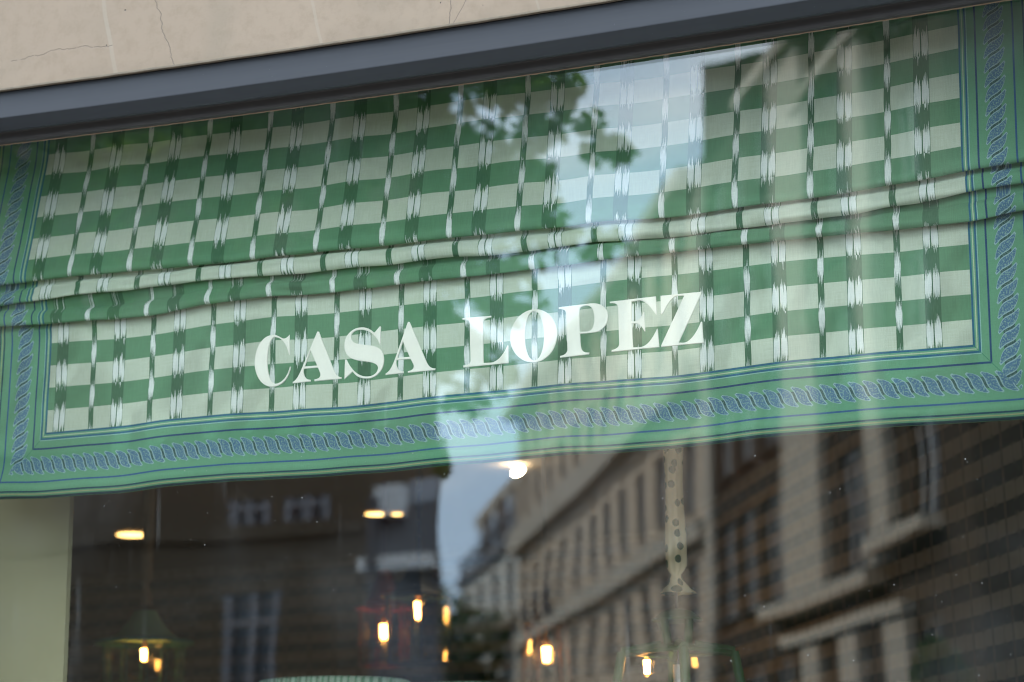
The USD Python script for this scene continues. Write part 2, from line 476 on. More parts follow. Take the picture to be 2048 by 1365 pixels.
# rough arris where the plaster stops above the frame
ed = [(PY - .0006, 3.4790), (PY + .0002, 3.4773), (PY + .006, 3.4762), (PY + .0145, 3.4790), (PY + .0145, 3.4825), (PY - .0006, 3.4825)]
e_ = sweep(ed, XS, SAG); vv = e_.vertices.copy(); vv[:, 2] += (np.sin(vv[:, 0] * 61) + np.sin(vv[:, 0] * 23.7)) * .0003; e_.vertices = vv
obj('plaster_arris', e_, M['plaster_edge'], shop)
obj('upper_storeys', [box(-9, 5, -.1, .15, 8.0, 15.0), box(-9, 5, .152, 9, 8.0, 15.0)], M['plaster'], shop)
obj('cornice', box(-9.1, 5.1, -.35, -.052, 14.6, 15.0), M['plaster'], shop)
CEIL = 3.28
cream = flat('cream_paint', (.50, .43, .33), .75, vary=.06)
ceil_m = flat('ceiling_paint', (.33, .25, .18), .8, vary=.08)
floor_m = flat('floor_wood', (.20, .13, .08), .5, vary=.25, scale=9)
obj('interior_ceiling', [box(-8.8, 4.8, 1.2, 8.9, CEIL, CEIL + .06), box(-8.8, 4.8, .152, 1.198, 3.75, 3.81), box(-8.8, 4.8, 1.14, 1.198, CEIL, 3.748)], ceil_m, shop)
obj('interior_floor', box(-8.8, 4.8, .152, 8.9, -.05, 0.0), floor_m, shop)
for a_ in (-8.95, 4.8): obj('interior_side_wall', box(a_, a_ + .15, .152, 8.9, 0, 3.75), cream, shop)
obj('interior_back_wall', box(-8.8, 4.8, 8.9, 9.0, 0, 8), cream, shop)


def cloth_wall(p, q, z0, z1, nx=2):
    p, q = np.array([*p, 0.]), np.array([*q, 0.]); L = np.linalg.norm(q - p)
    P = np.zeros((2, nx, 3)); uv = []
    for j, z in enumerate((z0, z1)):
        for i in range(nx):
            k = i / (nx - 1); P[j, i] = p + (q - p) * k + [0, 0, z]; uv.append((L * k + .03, z))
    return grid_mesh(P), np.array(uv)


AZ = math.radians(-29.2); UV_ = np.array([math.sin(AZ), math.cos(AZ)]); NV = np.array([UV_[1], -UV_[0]])
d_ = ray(1900, 1050); dh = d_[:2] / np.linalg.norm(d_[:2]); Q = CAM[:2] + 7.4 * dh
A_ = Q - UV_ * (Q[1] - .42) / UV_[1]; YB = 7.0; B_ = Q + UV_ * (YB - Q[1]) / UV_[1]
m_, uv_ = cloth_wall(A_, B_, 0, CEIL - .002, 2); obj('fabric_side_wall', m_, M['wall_fabric'], shop, uv=uv_)
m_, uv_ = cloth_wall((B_[0] - .002, YB), (-8.8, YB + .55), 0, CEIL - .002, 2); obj('fabric_back_wall', m_, M['wall_fabric'], shop, uv=uv_)
pil = at(141, 1180, .43)[0]
obj('pillar', box(-4.6, pil, .41, .43, 0, 3.74), flat('pillar_paint', (.40, .335, .19), .7, vary=.04), shop)

# ------------------------------------------------------------------ the shop window
win = thing('shop_window', 'dark grey metal framed shop window reflecting the street', 'window')
FY = -.10
head = [(FY, 3.4795), (FY - .0015, 3.477), (FY - .0015, 3.476), (FY - .0015, 3.4095), (FY - .0015, 3.4082)]
head += [(FY - .0008, 3.4062), (FY + .0014, 3.4046), (FY + .016, 3.3945), (FY + .030, 3.3862), (FY + .034, 3.3843)]     # small arris, then the chamfered underside
head += [(-.055, 3.385), (-.050, 3.392), (-.050, 3.479)]
obj('head_rail', sweep(head[::-1], XS, SAG), M['frame'], win, smooth=22)
lip = [(-.049, 3.394), (-.030, 3.394), (-.027, 3.390), (-.026, 3.378)]
for k in range(6):
    a = math.pi / 2 * k / 5; lip.append((-.026 + .010 * (1 - math.cos(a)), 3.378 - .009 * math.sin(a)))
lip += [(-.008, 3.369), (-.008, 3.475), (-.049, 3.475)]
obj('glazing_lip', sweep(lip[::-1], XS, SAG), M['frame_dark'], win, smooth=40)
bd = [(-.0075, 3.3685), (-.0075, 3.3712), (-.0052, 3.3712), (-.0052, 3.3670)]
b_ = sweep(bd[::-1], np.linspace(XL, XR, 400), SAG); vv = b_.vertices.copy(); vv[:, 2] += (np.sin(vv[:, 0] * 53) * np.sin(vv[:, 0] * 171)) * .0007; b_.vertices = vv
obj('sealant_bead', b_, M['bead'], win)
obj('jamb', box(XL, XL + .07, FY, -.006, .45, 3.38), M['frame'], win)
obj('jamb', box(XR - .07, XR, FY, -.006, .45, 3.38), M['frame'], win)
obj('sill', box(XL, XR, FY - .04, -.006, .40, .45), M['frame'], win)
obj('pane', box(XL, XR, -.005, .005, .45, 3.46), M['pane'], win)

# ------------------------------------------------------------------ roman blind
from scipy.interpolate import PchipInterpolator, CubicSpline
F1 = PchipInterpolator([-3.3, -3.15, -2.963, -2.628, -2.116, -1.713, -1.272, -.944, -.746, -.458, -.3], [3.036, 3.034, 3.031, 3.025, 3.016, 3.016, 3.008, 3.010, 3.017, 3.035, 3.04])
F2 = PchipInterpolator([-3.3, -3.147, -2.882, -2.718, -2.502, -2.30, -2.116, -1.7, -1.273, -.946, -.748, -.462, -.3], [2.975, 2.975, 2.977, 2.974, 2.979, 2.973, 2.970, 2.967, 2.959, 2.963, 2.968, 2.984, 2.99])
F3 = PchipInterpolator([-3.3, -3.144, -2.985, -2.684, -2.505, -2.349, -2.115, -1.275, -.907, -.751, -.59, -.466, -.3], [2.922, 2.920, 2.914, 2.904, 2.917, 2.918, 2.913, 2.919, 2.917, 2.913, 2.912, 2.924, 2.93])
BB = PchipInterpolator([-3.3, -3.118, -2.885, -2.759, -2.61, -2.368, -2.112, -1.825, -1.589, -1.305, -1.008, -.753, -.498, -.3], [2.459, 2.457, 2.450, 2.450, 2.457, 2.455, 2.450, 2.455, 2.457, 2.453, 2.463, 2.463, 2.458, 2.458])
YBL = .12
blind = thing('roman_blind', 'green and pale checked roman blind with blue chain border, half raised behind the glass', 'blind', group=None)
s = np.linspace(0, WD, 520)
EL = dict(up_top=(-3.010, -.583), up_bot=(-3.056, -.592), f2=(-3.030, -.587), f3=(-2.995, -.584), lo_top=(-2.983, -.590), lo_bot=(-2.988, -.600))


def xs_of(l, r):
    k = (s - BW) / (NPER * PER)
    x = l + (r - l) * k
    x = np.where(s < BW, l - (BW - s) * .96, x); return np.where(s > WD - BW, r + (s - WD + BW) * .96, x)


rows = []            # x(s), y(s), z(s), t


def row(edge, base, dz, dy, t):
    x = xs_of(*edge); z = base(x) + dz; rows.append((x, np.full_like(x, YBL + dy), z, np.full_like(x, t)))


mixe = lambda a, b, k: tuple(np.array(EL[a]) * (1 - k) + np.array(EL[b]) * k)
lo = lambda k: mixe('lo_bot', 'lo_top', k)
for dz, dy, t in ((.030, .012, -.028), (.006, .010, -.004), (0, .004, 0.0), (.004, -.006, .004), (.014, -.013, .0145), (.026, -.0175, .027), (.040, -.017, .041), (.058, -.011, .059), (.085, -.004, .086), (.12, -.001, .12), (.173, 0, .17)):
    row(lo(dz / .46), BB, dz, dy, t)
for k in np.linspace(.12, 1, 12):
    x = xs_of(*lo(.37 + .63 * k)); z0, z1 = BB(x) + .173, F3(x) + .010
    z = z0 + (z1 - z0) * k
    rows.append((x, np.full_like(x, YBL + .002 * math.sin(k * 3)), z, BW + (z - z0) * (2.50 * BAND) / (z1 - z0)))
for (e, fn, b0, b1, s0) in (('f3', F3, 2.53, 2.96, .9), ('f2', F2, 3.02, 3.44, 1.0)):
    for dz, dy, kb in ((.015, -.010, 0), (.006, -.013, 0), (0, -.019, .02), (.005, -.027, .14), (.016, -.032, .4), (.028, -.030, .7), (.038, -.020, .93), (.046, -.006, 1.0)):
        row(EL[e], fn, dz, dy * (.72 if e == 'f3' else .8), BW + BAND * (b0 + (b1 - b0) * kb))
    row(EL[e], F2 if e == 'f3' else F1, .010, -.005, BW + BAND * (b1 + .02))
for dz, dy in ((.014, -.004), (.006, -.010), (0, -.018), (.006, -.025), (.020, -.028), (.05, -.026), (.10, -.021), (.17, -.015), (.26, -.009), (.36, -.003), (.50, 0), (.62, 0)):
    k = min(1, dz / .38)
    row(mixe('up_bot', 'up_top', k), F1, dz, dy, BW + BAND * (3.5 + max(0, dz) / .119))
Xr = np.stack([np.stack(r_, -1) for r_ in rows])               # rows, columns, 4
ti = np.arange(len(rows)); SUB = 5
tt = np.linspace(0, len(rows) - 1, (len(rows) - 1) * SUB + 1)
Xd = np.stack([PchipInterpolator(ti, Xr[:, :, c], axis=0)(tt) if c != 1 else CubicSpline(ti, Xr[:, :, c], axis=0)(tt) for c in range(4)], -1)
P = Xd[..., :3].copy()
import meshkit
NZ = lambda sx, sz, sd: meshkit.noise(np.stack([P[..., 0] * sx, P[..., 2] * sz, np.zeros(P.shape[:2])], -1), sd) - .5
foldm = np.exp(-((P[..., 2] - 2.965) / .055) ** 2)
P[..., 1] += NZ(2.2, 1.6, 1) * .012 + NZ(7, 3, 2) * .005 + NZ(19, 14, 5) * .0022 + foldm * (NZ(5.3, 40, 11) * .020 + NZ(13, 30, 12) * .008)
P[..., 2] += foldm * (NZ(4.1, 16, 13) * .016 + NZ(12, 30, 14) * .005)
P[..., 2] += NZ(11, 3, 8) * .002
up = P[..., 2] > 3.03
P[..., 2] += np.where(up, NZ(9, 6, 3) * .006, NZ(9, 6, 3) * .003)
lowm = (P[..., 2] < 2.90)
P[..., 1] += np.where(lowm, np.sin(P[..., 0] * 14 + 2 * NZ(3, 2, 9)) * .0012, 0)
P = CAM + (P - CAM) * ((4.371 + .19) / (4.371 + .12))        # hung a hand's breadth behind the glass
uvb = np.stack([np.broadcast_to(s, P.shape[:2]), Xd[..., 3]], -1).reshape(-1, 2)
obj('cloth', grid_mesh(P), M['blind'], blind, smooth=True, uv=uvb)
obj('head_batten', box(-3.30, -.36, .225, .255, 3.62, 3.68), flat('batten_wood', (.4, .3, .2), .7), blind)

# ------------------------------------------------------------------ lettering on the inside of the glass
TR = {'a': (500, 620, 8.03), 'b': (680, 620, 8.03), 'c': (915, 590, 8.03), 'd': (1100, 580, 9.41), 'e': (1250, 565, 9.41)}
GL = [
 ('a', 'M 635 400 L 640 722 L 628 722 C 590 560 520 440 400 440 C 320 440 280 640 277 830 C 280 1010 320 1185 410 1187 C 510 1180 600 1080 640 915 L 655 915 C 620 1100 520 1237 350 1237 C 180 1237 75 1050 75 860 C 75 620 190 402 385 402 C 450 402 500 465 550 462 C 590 455 610 430 635 400', None),
 ('a', 'M 1080 352 L 1105 352 L 1330 930 C 1370 1040 1400 1085 1468 1080 L 1468 1108 L 1035 1148 L 1035 1118 C 1100 1110 1140 1080 1128 1020 L 1092 930 L 865 948 C 845 1030 880 1130 972 1125 L 972 1152 L 685 1180 L 685 1158 C 760 1130 800 1010 850 900 L 1080 352', 'M 975 655 L 1078 895 L 878 910 L 975 655'),
 ('b', 'M 640 265 L 655 270 L 650 555 L 638 555 C 590 420 480 322 345 322 C 240 322 178 370 178 440 C 178 540 290 555 400 565 C 560 575 705 600 705 800 C 705 980 580 1105 430 1105 C 310 1105 250 1060 205 995 L 185 1010 L 70 1115 L 80 800 L 105 800 C 150 920 270 1070 420 1072 C 530 1075 610 1010 610 930 C 605 850 480 840 370 825 C 230 810 70 780 70 570 C 75 400 200 285 350 283 C 450 283 510 330 550 372 L 640 265', None),
 ('b', 'M 1090 195 L 1115 195 L 1370 790 C 1410 900 1450 945 1530 940 L 1525 968 L 1090 1012 L 1090 985 C 1150 980 1200 940 1180 880 L 1135 790 L 908 808 C 890 900 930 995 1022 990 L 1022 1015 L 732 1047 L 732 1022 C 800 1000 850 880 890 770 L 1090 195', 'M 1010 510 L 1118 755 L 922 772 L 1010 510'),
 ('c', 'M 80 375 L 538 338 L 538 362 C 440 375 412 410 410 470 L 418 1095 L 530 1090 C 640 1085 740 960 800 815 L 815 815 L 818 1098 L 92 1168 L 92 1135 C 160 1125 210 1115 208 1050 L 195 470 C 195 410 160 400 80 400 L 80 375', None),
 ('c', 'M 1255 232 C 1460 232 1600 420 1600 620 C 1600 880 1420 1087 1210 1087 C 1000 1087 845 900 845 700 C 845 440 1040 232 1255 232', 'M 1232 262 C 1330 262 1390 480 1390 650 C 1390 870 1330 1052 1228 1052 C 1130 1052 1080 860 1082 660 C 1085 450 1140 262 1232 262'),
 ('d', 'M 165 330 L 780 255 C 960 240 1092 340 1092 500 C 1092 680 960 790 820 805 L 565 830 L 570 960 C 580 1120 590 1190 740 1180 L 730 1215 L 190 1280 L 190 1245 C 280 1230 330 1180 328 1120 L 303 460 C 300 390 270 360 165 362 L 165 330', 'M 550 420 C 545 330 600 300 690 298 C 780 295 820 370 832 500 C 840 640 820 780 690 785 L 562 792 L 550 420'),
 ('e', 'M -286 366 L 580 265 L 600 610 L 580 605 C 500 500 400 345 270 340 L 122 365 L 128 738 L 200 730 C 290 700 330 620 345 555 L 362 560 L 378 925 L 362 920 C 330 850 280 770 190 775 L 130 778 L 150 1225 L 270 1220 C 400 1215 500 1100 605 870 L 615 890 L 645 1220 L -254 1310 L -251 1275 C -150 1255 -108 1210 -110 1150 L -130 470 C -140 400 -200 390 -286 392 L -286 366', None),
 ('e', 'M 668 255 L 1440 178 L 1435 215 L 1010 1135 L 1110 1137 C 1230 1120 1350 950 1430 740 L 1450 745 L 1475 1140 L 680 1217 L 680 1190 L 1115 250 L 1000 252 C 850 270 770 480 710 595 L 675 600 L 668 255', None)]
GY = .0062


def outline(key, d):
    ox, oy, k = TR[key]; w = d.split(); i = 0; out = []; cur = None
    while i < len(w):
        c = w[i]; i += 1
        if c in 'ML':
            cur = np.array([float(w[i]), float(w[i + 1])]); i += 2; out.append(cur)
        else:
            a, b, e = [np.array([float(w[i + 2 * j]), float(w[i + 2 * j + 1])]) for j in range(3)]; i += 6
            for t in np.linspace(0, 1, 15)[1:]:
                out.append(cur * (1 - t) ** 3 + 3 * a * t * (1 - t) ** 2 + 3 * b * t * t * (1 - t) + e * t ** 3)
            cur = e
    return [at(ox + p[0] / k, oy + p[1] / k, GY)[[0, 2]] for p in out]


sign = thing('shop_name_lettering', 'cream serif capitals spelling the shop name stuck on the window glass', 'lettering')
for (key, d, hole), ch in zip(GL, 'CASALOPEZ'):
    pg = Polygon(outline(key, d)).buffer(0)
    if hole: pg = pg.difference(Polygon(outline(key, hole)).buffer(0))
    ms = []
    for g0 in getattr(pg, 'geoms', [pg]):
        for shp, z0, z1 in ((g0, 0, .0022), (g0.buffer(-.0007), -.0006, 0)):
            for g1 in getattr(shp, 'geoms', [shp]):
                if g1.area > 1e-6:
                    e = trimesh.creation.extrude_polygon(g1, z1 - z0, engine='earcut'); v = e.vertices.copy()
                    e = trimesh.Trimesh(np.stack([v[:, 0], GY + z0 + v[:, 2], v[:, 1]], 1), e.faces[:, ::-1], process=False); ms.append(e)
    obj('letter', ms, M['letter'], sign, label='capital letter ' + ch)

# dust on the lower part of the glass
sp = []
for _ in range(420):
    px, py = rng.uniform(120, 2030), rng.uniform(905, 1360)
    p = at(px, py, -.0053); r = rng.choice([.0005, .0007, .001, .0014], p=[.5, .3, .15, .05])
    o = trimesh.creation.icosphere(0, r); o.vertices *= [1, .35, 1]; o.apply_translation(p - [0, r * .34, 0]); sp.append(o)
obj('dust', sp, flat('dust', (.5, .48, .44), .9), label='pale dust specks on the lower part of the window glass', cat='dust', kind='stuff')

# ------------------------------------------------------------------ lanterns and lamps inside the shop
grn = flat('lantern_green', (.018, .085, .018), .45, vary=.2, specular_ior_level=.25)
teal = flat('lantern_teal', (.05, .25, .19), .35, vary=.2)
sage = flat('lantern_sage', (.42, .68, .40), .45, vary=.15)
navy = flat('lantern_blue', (.012, .040, .085), .35, vary=.2)
redm = flat('lantern_red', (.17, .012, .010), .35, vary=.2)
bronze = flat('lantern_bronze', (.09, .045, .022), .35, .4, vary=.2)
brass = flat('brass', (.55, .32, .12), .3, .9)
candle = flat('candle_tube', (.55, .45, .36), .5)
cordm = flat('cord', (.04, .03, .03), .7)
cordred = flat('cord_red', (.09, .012, .014), .8)
bulb_e = emit('filament_glow', (1.0, .43, .10), 24.0)
led_e = emit('downlight_glow', (1.0, .56, .18), 2.6)
led_w = emit('downlight_white', (1.0, .80, .52), 30.0)
bulbglass = glass('bulb_glass', .04, (1, .93, .80))


def bulb(parent, p, h=.085, r=.026):
    """squirrel cage bulb: cap, glass, glowing filaments"""
    x, y, z = p
    b = obj('bulb', lathe([(0, h * .62), (r * .62, h * .60), (r * .85, h * .45), (r, h * .1), (r * .95, -h * .25), (r * .6, -h * .45), (0, -h * .5)], 16, loc=p), bulbglass, parent, smooth=True)
    fl = [tube((x + r * .52 * math.cos(a), y + r * .52 * math.sin(a), z + h * .42), (x + r * .36 * math.cos(a), y + r * .36 * math.sin(a), z - h * .30), .0042, n=6) for a in np.arange(6) * math.pi / 3 + .3]
    obj('filament', fl, bulb_e, b)
    obj('bulb_cap', lathe([(0, h * .92), (r * .5, h * .92), (r * .56, h * .62), (0, h * .61)], 14, loc=p), brass, parent, smooth=40)


def cloth_sleeve(parent, x, y, z0, z1, r, mat, sd=0, flare=True):
    rr = np.random.default_rng(sd); prof = []
    for k in np.linspace(0, 1, 40):
        w = 1 - .45 * math.exp(-((k - .06) / .035) ** 2) - .55 * math.exp(-((k - .90) / .03) ** 2) + .10 * math.sin(k * 9 + sd)
        if flare and k > .93: w = .45 + 1.45 * ((k - .93) / .07) ** .8
        prof.append((r * w, z1 + (z0 - z1) * k))
    m = lathe(prof, 40, loc=(x, y, 0), radial=lambda th: 1 + .16 * np.sin(3 * th + sd) + .10 * np.sin(7 * th + 1.3))
    return obj('cord_sleeve', m, mat, parent, smooth=True)


def dotted():
    g = G(); p = g.pos(); x, y, z = g.sep(p)
    th = g.math('arctan2', y - at(1354, 1240, .95)[1], x - at(1354, 1240, .95)[0]) * .026
    v = g.node('voronoi_texture', {'dimensions': '2D', 'vector': g.xyz(th, z, 0.0), 'scale': 25.0, 'randomness': .8})
    d = X(g, v + '.distance')
    c = g.mix(d.lt(0.27), (.95, .72, .44), (.02, .075, .03))
    return g.surface('dotted_cloth', c, .9)


M['dotted'] = dotted()
beigec = flat('beige_cloth', (.45, .34, .24), .9, vary=.2, scale=30)

# green framed lantern on a dotted cloth sleeve, nearest the glass
y0 = .95
t = thing('pendant_lantern', 'large green framed glass lantern hanging on a green dotted cream cloth sleeve', 'lantern')
cx, _, zc = at(1354, 1240, y0); top = at(1354, 800, y0)[2]; s0 = at(1354, 1190, y0)[2]
sc = lambda py: at(1354, py, y0)[2]
cloth_sleeve(t, cx, y0, sc(1188), sc(830), .024, M['dotted'], 1)
obj('cord', [tube((cx, y0, sc(1236)), (cx, y0, sc(1184)), .004), tube((cx, y0, sc(832)), (cx, y0, 3.76), .004)], cordm, t)
wpx = np.linalg.norm(at(1355, 1240, y0) - at(1354, 1240, y0))
obj('cap', lathe([(0, sc(1218)), (.020, sc(1219)), (30 * wpx, sc(1224)), (50 * wpx, sc(1240)), (49 * wpx, sc(1243)), (0, sc(1236))], 32, loc=(cx, y0, 0)), grn, t, smooth=50)
obj('neck_glass', lathe([(40 * wpx, sc(1243)), (33 * wpx, sc(1265)), (27 * wpx, sc(1292))], 28, loc=(cx, y0, 0)), M['thin_glass'], t, smooth=True)
obj('neck_bar', [tube((cx + 34 * wpx * math.cos(a), y0 + 34 * wpx * math.sin(a), sc(1240)), (cx + 26 * wpx * math.cos(a), y0 + 26 * wpx * math.sin(a), sc(1293)), .011) for a in np.arange(4) * math.pi / 2 + 1.05], grn, t)
obj('collar', lathe([(24 * wpx, sc(1288)), (34 * wpx, sc(1290)), (40 * wpx, sc(1299)), (24 * wpx, sc(1297))], 28, loc=(cx, y0, 0)), grn, t, smooth=40)
rt, zt, zb = 108 * wpx, sc(1305), sc(1305) - .34
cor = [(cx + rt * math.cos(a), y0 + rt * math.sin(a)) for a in np.arange(4) * math.pi / 2 + math.radians(22)]
cob = [(cx + rt * 1.42 * math.cos(a), y0 + rt * 1.42 * math.sin(a)) for a in np.arange(4) * math.pi / 2 + math.radians(22)]
for (x1, y1), (x2, y2) in zip(cor, cob):
    obj('shoulder_bar', tube((cx + (x1 - cx) * .3, y0 + (y1 - y0) * .3, sc(1292)), (x1, y1, zt), .015), grn, t)
    obj('corner_post', tube((x1, y1, zt), (x2, y2, zb), .013), grn, t)
for i in range(4):
    (x1, y1), (x2, y2) = cor[i], cor[(i + 1) % 4]; (x3, y3), (x4, y4) = cob[i], cob[(i + 1) % 4]
    obj('top_rail', tube((x1, y1, zt), (x2, y2, zt), .0065), grn, t)
    obj('bottom_rail', tube((x3, y3, zb), (x4, y4, zb), .0075), grn, t)
    obj('pane', trimesh.Trimesh([(x1, y1, zt), (x2, y2, zt), (x4, y4, zb), (x3, y3, zb)], [[0, 1, 2], [0, 2, 3]], process=False), M['thin_glass'], t)
obj('candle', tube((cx, y0, sc(1420)), (cx, y0, sc(1330)), .014, n=14), candle, t)
obj('candle_wire', tube((cx, y0, sc(1330)), (cx, y0, sc(1296)), .003), cordm, t)
bx, _, bz = at(1283, 1334, y0); bulb(t, (bx, y0 + .05, bz), .052, .012)


def round_lantern(label, px, y, eave, apex, bulb_py, hw, mat, mat2, sleeve=None, cordmat=None, bulb_px=None, hh=.30, cordtop=3.28, sides=4, ang=20, bot=1.0, chain=False, bulb_h=.085, post=.007):
    t = thing('pendant_lantern', label, 'lantern')
    cx, _, ze = at(px, eave, y); za = at(px, apex, y)[2]; w1 = np.linalg.norm(at(px + 1, eave, y) - at(px, eave, y)); r = hw * w1
    n = sides if sides > 4 else 4
    th = np.arange(n) * 2 * math.pi / n + math.radians(ang)
    nl = 28 if sides > 8 else n
    rot = lambda m: m.apply_transform(trimesh.transformations.rotation_matrix(math.radians(ang), [0, 0, 1], (cx, y, 0)))
    roofp = [(0, za), (r * .22, za - .001), (r * .34, za - (za - ze) * .35), (r * .55, za - (za - ze) * .75), (r * .72, ze + .006)]
    obj('roof', rot(lathe(roofp, nl, loc=(cx, y, 0))), mat2, t, smooth=30)
    obj('eave', rot(lathe([(r * .70, ze + .010), (r, ze), (r * .98, ze - .012), (r * .60, ze - .004)], nl, loc=(cx, y, 0))), mat, t, smooth=30)
    zb = ze - hh; r2 = r * .80; r3 = r2 * bot
    pt = [(cx + r2 * math.cos(a), y + r2 * math.sin(a), ze - .005) for a in th]; pb = [(cx + r3 * math.cos(a), y + r3 * math.sin(a), zb) for a in th]
    for a, b in zip(pt, pb): obj('corner_post', tube(a, b, post), mat, t)
    for i in range(n):
        j = (i + 1) % n
        obj('bottom_rail', tube(pb[i], pb[j], max(post, .004)), mat, t)
        obj('pane', trimesh.Trimesh([pt[i], pt[j], pb[j], pb[i]], [[0, 1, 2], [0, 2, 3]], process=False), M['thin_glass'], t)
    bz = at(px, bulb_py, y)[2]; bxx = cx if bulb_px is None else at(bulb_px, bulb_py, y)[0]
    bulb(t, (bxx, y, bz), bulb_h, bulb_h * .30)
    obj('stem', tube((bxx, y, bz + bulb_h * .9), (bxx, y, max(za - .02, bz + bulb_h)), .005), brass, t)
    if chain:
        for k in range(int((cordtop - za) / .034)):
            zc = za + .017 + k * .034
            m = trimesh.creation.torus(.011, .0035, 14, 6); m.vertices[:, 0] *= 1.6
            m.apply_transform(trimesh.transformations.rotation_matrix(math.pi / 2, [0, 1, 0])); m.apply_transform(trimesh.transformations.rotation_matrix((k % 2) * math.pi / 2, [0, 0, 1])); m.apply_translation((cx, y, zc))
            obj('chain_link', m, mat, t)
    else:
        obj('cord', tube((cx, y, za), (cx, y, cordtop), .005 if sleeve is None else .003), cordmat or cordm, t)
    if sleeve is not None: cloth_sleeve(t, cx, y, za + .02, cordtop - .05, .020, sleeve, 5, flare=False)
    return t


round_lantern('green lantern with a sage conical roof hanging beside the pale pillar', 289, 2.6, 1283, 1222, 1312, 88, teal, sage, sleeve=beigec, hh=.30, sides=12, ang=5, bot=.9, bulb_h=.06, post=.002)
round_lantern('blue square lantern hanging on a chain in front of the red one', 838, 4.0, 1192, 1124, 1224, 74, navy, navy, chain=True, ang=28, hh=.30, bot=.9, bulb_h=.10)
round_lantern('red lantern on a dark red cord, behind the blue lantern', 768, 4.7, 1214, 1140, 1266, 56, redm, redm, cordmat=cordred, sides=12, ang=10, hh=.28, bulb_h=.09, post=.003)
round_lantern('bronze lantern with one lit bulb hanging before the reflected facade', 1092, 4.3, 1248, 1205, 1312, 46, bronze, bronze, sides=6, ang=12, hh=.30, bot=1.3, bulb_h=.09)

# recessed ceiling lights
for px, py, rad, m, lab in ((1035, 941, .034, led_w, 'white lit round ceiling light near the middle of the window'), (264, 1078, .090, led_e, 'warm lit ceiling light above the conical green lantern'), (751, 1037, .056, led_e, 'warm lit ceiling light behind the dark red lantern cord'), (794, 1037, .030, led_e, 'small warm lit ceiling light just right of the dark red cord')):
    d = ray(px, py); k = (CEIL - .03 - CAM[2]) / d[2]; p = CAM + d * k
    t = thing('ceiling_light', lab, 'ceiling light', (p[0], p[1], CEIL - .002), group='lit ceiling lights inside the shop')
    obj('trim_ring', lathe([(rad, 0), (rad * 1.08, -.002), (rad * 1.08, -.005), (rad * 1.0, -.006), (rad, 0)], 30), flat('trim_white_%d' % px, (.6, .55, .45), .5), t, smooth=40)
    lens = lathe([(rad * .98, -.004), (rad * .97, -.007), (rad * .90, -.009), (0, -.010)], 30)
    if px == 1035:                                       # a spot swivelled towards the window
        vw = CAM - p; vw /= np.linalg.norm(vw); sdv = np.cross(vw, [0, 0, 1.]); sdv /= np.linalg.norm(sdv); dn = np.cross(sdv, vw) * -1
        nn_ = vw * .52 + .85 * (math.cos(.45) * dn - math.sin(.45) * sdv); nn_ /= np.linalg.norm(nn_)
        lens.apply_transform(trimesh.geometry.align_vectors([0, 0, -1], nn_)); lens.apply_translation([0, 0, -.03])
    obj('lens', lens, m, t, smooth=50)

# pleated shades standing low behind the glass
pg_ = G(); px_, py_, pz_ = pg_.sep(pg_.pos()); st = (px_ * 60.0).frac()
pleat = pg_.surface('pleated_cloth', pg_.mix(st.lt(.35), (.66, .80, .60), (.30, .52, .32)), .8)
for pxa, pxb, y, lab in ((534, 806, 1.3, 'wide pleated pale green lampshade at the bottom left of the window'), (852, 1000, 1.5, 'pleated pale green lampshade mostly hidden below the picture, right of the wide one')):
    a, b = at(pxa, 1364 if pxa < 600 else 1370, y), at(pxb, 1364 if pxa < 600 else 1370, y); c = (a + b) / 2; r = (b[0] - a[0]) / 2
    t = thing('table_lamp', lab, 'lamp', (c[0], c[1], 0))
    n = 96
    obj('shade', lathe([(r * .975, c[2] + .002), (r * 1.0, c[2] - .003), (r * 1.02, c[2] - .05), (r * 1.2, c[2] - .30)], n, radial=lambda th: 1 + .012 * np.cos(48 * th)), pleat, t, smooth=False)
    obj('stem', tube((0, 0, .78), (0, 0, c[2] - .05), .015), brass, t)
    obj('foot', lathe([(0, .80), (.10, .79), (.11, .755), (0, .755)], 24), brass, t)
    tb = thing('side_table', 'small wooden table under the ' + ('wide' if pxa == 534 else 'hidden') + ' pleated lampshade', 'table', (c[0], c[1], 0))
    obj('tabletop', lathe([(0, .754), (.34, .754), (.35, .74), (.34, .72), (0, .72)], 30), floor_m, tb)
    for k in range(4): obj('leg', tube((.26 * math.cos(k * 1.571 + .6), .26 * math.sin(k * 1.571 + .6), 0), (.22 * math.cos(k * 1.571 + .6), .22 * math.sin(k * 1.571 + .6), .72), .016, .02), floor_m, tb)

# ------------------------------------------------------------------ the street across the road, seen mirrored in the glass
d_ = ray(1600, 1000); dh = d_[:2] / np.linalg.norm(d_[:2]); P0 = CAM[:2] + 55 * dh
UR = np.array([UV_[0], -UV_[1], 0]); OR = np.array([-NV[0], NV[1], 0]); P0R = np.array([P0[0], -P0[1], 0])


def lb(L0, L1, d0, d1, z0, z1):
    """box: along the street, out from the facade line, up"""
    b = box(L0, L1, d0, d1, z0, z1); v = b.vertices
    return trimesh.Trimesh(P0R + v[:, :1] * UR + v[:, 1:2] * OR + v[:, 2:] * [0, 0, 1], b.faces[:, ::-1], process=False)


stone_b = flat('stone_beige', (.40, .32, .235), .85, vary=.14, scale=.8, bump=.3, bscale=8)
stone_g = flat('stone_grey', (.43, .42, .38), .85, vary=.12, scale=.8, bump=.3, bscale=8)
brick_d = flat('brick_dark', (.048, .038, .029), .9, vary=.25, scale=1.2, bump=.3, bscale=12, specular_ior_level=.08)
pale_s = flat('pale_stone', (.33, .29, .23), .8, vary=.1, scale=1.0)
slate = flat('slate', (.07, .075, .085), .6, vary=.2, scale=2)
iron = flat('iron', (.025, .025, .03), .5)
frame_w = flat('window_paint', (.45, .43, .40), .6, vary=.1)


